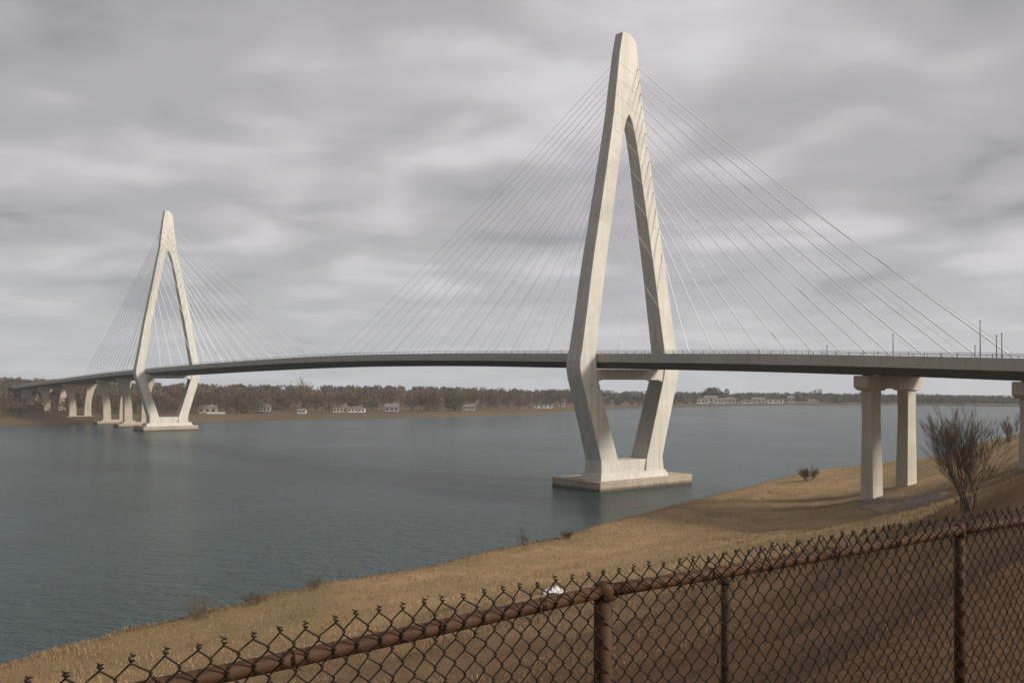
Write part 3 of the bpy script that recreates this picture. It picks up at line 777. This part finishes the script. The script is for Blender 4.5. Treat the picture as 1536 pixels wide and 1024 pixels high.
# ------------------------------------------------------------------ bare shrubs on the near bank
def shrub(name, label, x, y, hpx, spread, nstem, depth, r0, seed, mat_t, zoff=-0.1, lean=(0, 0), twr=0.014, kids=(4, 6)):
    rr = random.Random(seed); h = hpx * y / F
    t_ = thing(name, label, 'shrub', (x, y, gz(x, y) + zoff))
    st = MB(); tw = []; sh = []
    def twig(p, d, l, r):
        a = d.cross(Vector((rr.uniform(-1, 1), rr.uniform(-1, 1), rr.uniform(-1, 1))))
        if a.length < 1e-4: return
        a.normalize(); q = p + d * l * .55 + Vector((rr.uniform(-.1, .1), rr.uniform(-.1, .1), 0.04)) * l; e = p + d * l + Vector((0, 0, 0.12 * l))
        b2 = d.cross(a).normalized()
        for ax in (a, b2):
            tw.append([p - ax * r, p + ax * r, q + ax * r * .7, q - ax * r * .7]); tw.append([q - ax * r * .7, q + ax * r * .7, e + ax * r * .15, e - ax * r * .15])
            s_ = rr.random(); sh.extend([s_, s_])
    def grow(p, d, l, r, lev):
        pts = [p]; q = p; dd = d.copy(); n = 4
        for k in range(n):
            dd = (dd + Vector((rr.gauss(0, .17), rr.gauss(0, .17), 0.08))).normalized(); q = q + dd * (l / n); pts.append(q)
        if lev < depth: st.tube(pts, r, r * .5, 5 if lev == 0 else 4, False)
        else:
            twig(p, d, l, max(twr, r * .8)); return
        m = rr.randint(*kids) + (2 if lev == depth - 1 else 0)
        for k in range(m):
            f = rr.uniform(0.25, 1.0); i0 = min(int(f * n), n - 1); b0 = pts[i0].lerp(pts[i0 + 1], f * n - i0)
            a = rr.uniform(0, 6.28); sp = rr.uniform(.25, .6)
            nd = (dd + Vector((math.cos(a) * sp, math.sin(a) * sp, rr.uniform(0, .3)))).normalized()
            grow(b0, nd, l * rr.uniform(.4, .68), r * .45, lev + 1)
        grow(pts[-1], dd, l * .5, r * .45, lev + 1)
    for k in range(nstem):
        a = rr.uniform(0, 6.28); sp = spread * math.sqrt(rr.uniform(0.02, 1))
        d = Vector((math.cos(a) * sp + lean[0], math.sin(a) * sp + lean[1], 1)).normalized()
        p = Vector((math.cos(a), math.sin(a), 0)) * rr.uniform(0, .04 + .4 * min(spread, .5)) * h
        grow(p, d, h * rr.uniform(.42, .62), r0 * rr.uniform(.6, 1), 0)
    st.build('stem', M['bark'], t_, True)
    quads_obj('twigs', np.array([[list(v) for v in q] for q in tw]), mat_t, t_, np.array(sh))
    return t_
shrub('bare_shrub', 'tall bare multi-stemmed shrub on the bank right of the two-legged pier', *hit(1452, 766), 143, 0.235, 18, 3, 0.030, 5, M['twig'], lean=(-0.06, 0), twr=0.005, kids=(4, 5))
shrub('bare_shrub', 'pale low shrub with bushy twigs beside the tall bare shrub', *hit(1412, 676), 62, 0.6, 14, 2, 0.03, 6, M['reed'], twr=0.014, kids=(5, 8))
shrub('bare_shrub', 'thin bare sapling on the bank crest at the right edge', *hit(1516, 662), 44, 0.3, 6, 2, 0.07, 8, M['twig'], twr=0.02, kids=(5, 7))
shrub('bare_shrub', 'small round dark bush at the water left of the two-legged pier', *hit(1212, 721), 24, 1.0, 20, 2, 0.04, 9, M['twig'], twr=0.024, kids=(4, 6))
shrub('bare_shrub', 'dark low bush at the water below the tall pylon', *hit(852, 808), 17, 1.4, 20, 2, 0.016, 10, M['twig'], twr=0.010, kids=(4, 6))
shrub('bare_shrub', 'faint grey weed clump at the water left of the dark low bush', *hit(786, 824), 36, 0.35, 14, 2, 0.012, 12, M['twig'], twr=0.006, kids=(3, 4))
shrub('bare_shrub', 'tangled brown weed clump at the water on the left', *hit(302, 930), 44, 1.1, 34, 2, 0.010, 13, M['twig'], twr=0.005, kids=(2, 4))
shrub('bare_shrub', 'straw coloured weed clump right of the tangled brown weeds', *hit(470, 886), 26, 0.9, 26, 2, 0.008, 14, M['reed'], twr=0.006, kids=(2, 4))
shrub('bare_shrub', 'low dry weeds just right of the tangled brown weeds at the water', *hit(380, 908), 28, 1.3, 34, 2, 0.008, 15, M['reed'], twr=0.005, kids=(2, 4))

# crumpled scrap of white plastic lying on the slope
sx_, sy_ = hit(832, 890)
b = MB(); n = 14; k_ = sy_ / F
pp = [[(( i / (n - 1) - .5) * 34 * k_, (j / (n - 1) - .5) * 20 * k_, 14 * k_ * (0.35 + 0.65 * random.random()) * math.exp(-((i - 6.5) ** 2 + (j - 6.5) ** 2) / 34)) for i in range(n)] for j in range(n)]
b.add([p for r_ in pp for p in r_], [(j * n + i, j * n + i + 1, (j + 1) * n + i + 1, (j + 1) * n + i) for j in range(n - 1) for i in range(n - 1)])
o = b.build('plastic_scrap', M['plastic'], origin=(sx_, sy_, gz(sx_, sy_) + 0.02))
tag(o, 'crumpled white scrap of plastic on the grass behind the fence rail', 'litter')

# ------------------------------------------------------------------ chain-link fence in front
RZ = 21.26
FP = [(-4.15, -0.02), (-1.60, 1.66), (0.323, 3.30), (2.23, 4.65), (4.14, 6.0), (6.05, 7.35)]
fence = thing('chain_link_fence', 'rusty brown chain-link fence with a pipe top rail in the foreground', 'fence', (FP[2][0], FP[2][1], 0))
fo = Vector((FP[2][0], FP[2][1], 0))
def fl(p): return Vector(p) - fo
for i, (x, y) in enumerate(FP):
    b = MB(); g = gz(x, y)
    pr_ = 0.034 if i in (0, 2, 5) else 0.0255
    b.tube([fl((x, y, g - 0.3)), fl((x, y, RZ - 0.4)), fl((x, y, RZ + 0.012))], pr_, pr_, 20)
    o = b.build('post', M['rust'], fence, True)
    c = MB(); rings = []
    for t_, z_ in ((1.1, -0.03), (1.1, 0.012), (0.97, 0.026), (0.58, 0.034), (0.1, 0.037)):
        t_ *= pr_
        rings.append([fl((x + math.cos(2 * math.pi * k / 20) * t_, y + math.sin(2 * math.pi * k / 20) * t_, RZ + z_)) for k in range(20)])
    c.loft(rings); c.build('post_cap', M['rust'], o, True)
for (x0, y0), (x1, y1) in zip(FP[:-1], FP[1:]):
    b = MB()
    A_, B_ = Vector((x0, y0, RZ)), Vector((x1, y1, RZ))
    b.tube([fl(A_.lerp(B_, t) - Vector((0, 0, 0.008 * math.sin(math.pi * t)))) for t in [k / 10 for k in range(11)]], 0.0235, 0.0235, 16)
    b.build('top_rail', M['rust'], fence, True)
PW = 0.076; PH = 0.080
wm = MB(); tipz = RZ + 0.070
gw = random.Random(3)
seglen = [math.hypot(b[0] - a[0], b[1] - a[1]) for a, b in zip(FP[:-1], FP[1:])]
total = sum(seglen)
def along(d):
    for (a, b), L in zip(zip(FP[:-1], FP[1:]), seglen):
        if d <= L or (a, b) == (FP[-2], FP[-1]):
            t = d / L; dx, dy = (b[0] - a[0]) / L, (b[1] - a[1]) / L
            return Vector((a[0] + (b[0] - a[0]) * t, a[1] + (b[1] - a[1]) * t, 0)), Vector((dx, dy, 0)), Vector((dy, -dx, 0))
        d -= L
nw = int(total / (PW / 2)); HB = 1.9
jx = [[(gw.gauss(0, .0016), gw.gauss(0, .0016)) for _ in range(2)] for _ in range(4)]
def node(ci, ri):
    """diamond corner: column ci (half pitch), row ri downwards"""
    r_ = random.Random(ci * 7919 + ri * 104729)
    j_ = 1.0 + 1.2 * max(0.0, min(1.0, (ci * PW / 2 - 5.6) / 1.2)); top_ = 1.0 / (1 + ri)
    d = ci * PW / 2 + r_.gauss(0, .0026) * j_ + top_ * r_.gauss(0, .004) * j_ + 0.006 * math.sin(ri * .35 + ci * .05)
    z = tipz - ri * PH / 2 + r_.gauss(0, .0022) * j_ - 0.007 * math.sin(ci * 0.09) - 0.006 * math.sin(ci * .031 + 1)
    p, dr, nr = along(max(0, d)); return p, dr, nr, z
for w in range(1, nw - 1):
    # one zigzag wire running down between columns w and w+1
    pts_ = []
    dist = along(w * PW / 2)[0]
    rows = int(HB / (PH / 2))
    if w % 2: start = 0
    else: start = 0
    for ri in range(0, rows):
        ci = w + ((ri + w) % 2)
        p, dr, nr, z = node(ci, ri)
        sgn = 1 if (ri + w) % 2 else -1
        # hook shaped bend: approach on one face, leave on the other
        e = 0.0032
        base = p + nr * 0.0285
        sh_ = dr * (0.0022 if (ri + w) % 2 else -0.0022)
        if ri == 0 and (w % 2 == 1):
            pass
        pts_.append(fl(Vector((base.x, base.y, z + 0.004)) + nr * e * sgn + sh_))
        pts_.append(fl(Vector((base.x, base.y, z - 0.004)) - nr * e * sgn + sh_))
    wm.tube(pts_, 0.0026, 0.0026, 5, False)
    # twisted knuckle where the wires end
    if w % 2 == 0:
        p, dr, nr, z = node(w, 0); r_ = random.Random(w)
        base = p + nr * 0.0285; hh = r_.uniform(.012, .019); tl = r_.uniform(-.4, .4)
        pts_ = []
        for k in range(15):
            a = k / 14 * 2 * math.pi * 1.6
            pts_.append(fl(Vector((base.x, base.y, z - 0.004 + hh * k / 14 + 0.004)) + dr * (0.0068 * math.cos(a) + tl * hh * k / 14) + nr * 0.0050 * math.sin(a)))
        wm.tube(pts_, 0.0023, 0.0019, 5, True)
tw_ = random.Random(9)
for k in range(int(total / 0.42)):
    p, dr, nr = along(0.2 + k * 0.42 + tw_.uniform(-.06, .06)); b = MB(); sk = tw_.uniform(-.012, .012)
    b.tube([fl(Vector((p.x, p.y, RZ - 0.006)) + dr * (sk * a_ / 6.3 + 0.004 * math.sin(a_ / 2)) + nr * (0.0262 * math.cos(a_)) + Vector((0, 0, 0.0262 * math.sin(a_)))) for a_ in [i * 0.45 for i in range(-1, 16)]] +
           [fl(Vector((p.x, p.y, RZ - 0.03 - tw_.uniform(0, .012))) + dr * .012 + nr * 0.034)], 0.0017, 0.0015, 5)
    b.build('tie_wire', M['wire'], fence, True)
for w in range(int(6.0 / (PW / 2)), nw - 2):      # ragged overlapping edge of a second width of mesh behind the rail
    r_ = random.Random(w * 31 + 5); pts_ = []
    for ri in range(4):
        ci = w + ((ri + w) % 2); sgn = 1 if (ri + w) % 2 else -1
        p, dr, nr = along(ci * PW / 2 + PW * .27 + r_.gauss(0, .006) / (1 + ri * .3))
        z = RZ + 0.062 - ri * PH * .5 + r_.gauss(0, .006) / (1 + ri * .5)
        pts_ += [fl(Vector((p.x, p.y, z + .004)) - nr * (0.029 - .003 * sgn)), fl(Vector((p.x, p.y, z - .004)) - nr * (0.029 + .003 * sgn))]
    wm.tube(pts_, 0.0024, 0.0024, 5, False)
wm.build('wire_mesh', M['wire'], fence, True)
# old post standing behind the mesh
bx, by = 1.02, 4.45
op = thing('old_post', 'weathered brown post standing behind the chain-link mesh', 'post', (bx, by, gz(bx, by)))
zt = (H - (866 - YH) / F * by) - gz(bx, by)
b = MB(); b.tube([(0, 0, -0.3), (0, 0, zt * .5), (0.0, 0, zt - 0.02)], 0.024, 0.023, 14); b.build('shaft', M['oldwood'], op, True)
b = MB(); b.tube([(0, 0, zt - 0.03), (0, 0, zt), (0, 0, zt + 0.012)], 0.0245, 0.012, 14); b.build('cap', M['oldwood'], op, True)

# ------------------------------------------------------------------ haze
HZ = MB(); HZ.box((0, 0, 57.5), (1900, 1900, 62.5))
hm = bpy.data.materials.new('thin_haze'); hm.use_nodes = True; nt = hm.node_tree; nt.nodes.clear()
out = nt.nodes.new('ShaderNodeOutputMaterial'); pv = nt.nodes.new('ShaderNodeVolumePrincipled')
pv.inputs['Color'].default_value = (0.97, 0.98, 1.0, 1); pv.inputs['Density'].default_value = 0.00018; pv.inputs['Anisotropy'].default_value = 0.2
nt.links.new(pv.outputs[0], out.inputs['Volume'])
USE_HAZE = True
if USE_HAZE:
    ho = HZ.build('haze', hm); ho['kind'] = 'stuff'; ho['label'] = 'thin pale haze over the river'

# ------------------------------------------------------------------ light and sky
SUN_EL, SUN_AZ = 28.0, 108.0      # azimuth clockwise from +Y
d_sun = (math.sin(R(SUN_AZ)) * math.cos(R(SUN_EL)), math.cos(R(SUN_AZ)) * math.cos(R(SUN_EL)), math.sin(R(SUN_EL)))
world = bpy.data.worlds.new('World'); scene.world = world; world.use_nodes = True
nt = world.node_tree; nt.nodes.clear()
out = nt.nodes.new('ShaderNodeOutputWorld'); bg = nt.nodes.new('ShaderNodeBackground'); nt.links.new(bg.outputs[0], out.inputs[0])
bg.inputs['Strength'].default_value = 0.1
sky = nt.nodes.new('ShaderNodeTexSky'); sky.sky_type = 'NISHITA'; sky.sun_disc = False
sky.sun_elevation = R(SUN_EL); sky.sun_rotation = R(SUN_AZ)
tc = nt.nodes.new('ShaderNodeTexCoord'); sep = nt.nodes.new('ShaderNodeSeparateXYZ'); nt.links.new(tc.outputs['Generated'], sep.inputs[0])
zc = N(nt, 'ShaderNodeMath', operation='MAXIMUM'); nt.links.new(sep.outputs[2], zc.inputs[0]); zc.inputs[1].default_value = 0.0
za = N(nt, 'ShaderNodeMath', operation='ADD'); nt.links.new(zc.outputs[0], za.inputs[0]); za.inputs[1].default_value = 0.16
def div(a):
    m = N(nt, 'ShaderNodeMath', operation='DIVIDE'); nt.links.new(a, m.inputs[0]); nt.links.new(za.outputs[0], m.inputs[1]); return m.outputs[0]
cmb = nt.nodes.new('ShaderNodeCombineXYZ'); nt.links.new(div(sep.outputs[0]), cmb.inputs[0]); nt.links.new(div(sep.outputs[1]), cmb.inputs[1])
mp = nt.nodes.new('ShaderNodeMapping'); nt.links.new(cmb.outputs[0], mp.inputs[0])
mp.inputs['Scale'].default_value = (0.90, 1.0, 1); mp.inputs['Location'].default_value = (3.1, 1.7, 0); mp.inputs['Rotation'].default_value = (0, 0, R(8))
n1 = noise(nt, mp.outputs[0], 1.15, 3, 0.42, 0.35)
n2 = noise(nt, mp.outputs[0], 2.7, 3, 0.45, 0.3)
ma = N(nt, 'ShaderNodeMath', operation='MULTIPLY_ADD'); nt.links.new(n2, ma.inputs[0]); ma.inputs[1].default_value = 0.42
m0 = N(nt, 'ShaderNodeMath', operation='MULTIPLY'); nt.links.new(n1, m0.inputs[0]); m0.inputs[1].default_value = 0.58
nt.links.new(m0.outputs[0], ma.inputs[2])
cl = ramp(nt, ma.outputs[0], [(0.34, (2.45, 2.36, 2.54)), (0.47, (3.98, 3.84, 4.04)), (0.65, (6.3, 6.0, 6.22))], 'EASE')
# paler, bluer air low on the sky
hz = N(nt, 'ShaderNodeMapRange'); nt.links.new(zc.outputs[0], hz.inputs[0]); hz.inputs[1].default_value = 0.0; hz.inputs[2].default_value = 0.16; hz.inputs[3].default_value = 0.75; hz.inputs[4].default_value = 0.0
cl = mixc(nt, hz.outputs[0], cl, (4.7, 5.05, 5.5))
cl = mixc(nt, 0.06, cl, sky.outputs[0])
# unseen darker sky behind the viewer, added to deepen the unlit faces
dt = N(nt, 'ShaderNodeVectorMath', operation='DOT_PRODUCT'); nt.links.new(tc.outputs['Generated'], dt.inputs[0]); dt.inputs[1].default_value = (-0.78, -0.62, 0.0)
mr = N(nt, 'ShaderNodeMapRange', interpolation_type='SMOOTHSTEP'); nt.links.new(dt.outputs['Value'], mr.inputs[0])
mr.inputs[1].default_value = -0.15; mr.inputs[2].default_value = 0.75; mr.inputs[3].default_value = 0.0; mr.inputs[4].default_value = 0.72
cl = mixc(nt, mr.outputs[0], cl, (0.9, 0.92, 1.0))
# unseen bright glow around the sun, added to lighten cables and sunlit faces
dt2 = N(nt, 'ShaderNodeVectorMath', operation='DOT_PRODUCT'); nt.links.new(tc.outputs['Generated'], dt2.inputs[0]); dt2.inputs[1].default_value = tuple(d_sun)
mr2 = N(nt, 'ShaderNodeMapRange', interpolation_type='SMOOTHSTEP'); nt.links.new(dt2.outputs['Value'], mr2.inputs[0])
mr2.inputs[1].default_value = 0.42; mr2.inputs[2].default_value = 1.0; mr2.inputs[3].default_value = 0.0; mr2.inputs[4].default_value = 1.0
cl = mixc(nt, mr2.outputs[0], cl, (12.0, 11.0, 9.8))
nt.links.new(cl, bg.inputs['Color'])

sl = bpy.data.lights.new('sun', 'SUN'); sl.energy = 3.25; sl.angle = R(10); sl.color = (1.0, 0.925, 0.82)
so = bpy.data.objects.new('sun', sl); COL.objects.link(so)
d = Vector((math.sin(R(SUN_AZ)) * math.cos(R(SUN_EL)), math.cos(R(SUN_AZ)) * math.cos(R(SUN_EL)), math.sin(R(SUN_EL))))
so.rotation_euler = d.to_track_quat('Z', 'Y').to_euler(); so.location = (60, -30, 80)

# ------------------------------------------------------------------ camera
cd = bpy.data.cameras.new('camera'); cam = bpy.data.objects.new('camera', cd); COL.objects.link(cam)
cam.location = (0, 0, H); cam.rotation_euler = (R(90), 0, 0)
cd.sensor_width = 36; cd.lens = 36 * F / 1536; cd.shift_x = 0; cd.shift_y = (YH - 512) / 1536
cd.clip_start = 0.05; cd.clip_end = 30000
scene.camera = cam
vs = scene.view_settings
vs.view_transform = 'Standard'; vs.look = 'None'; vs.exposure = 0.15; vs.gamma = 1.0
scene.cycles.use_denoising = True
scene.cycles.volume_bounces = 2
scene.cycles.max_bounces = 8
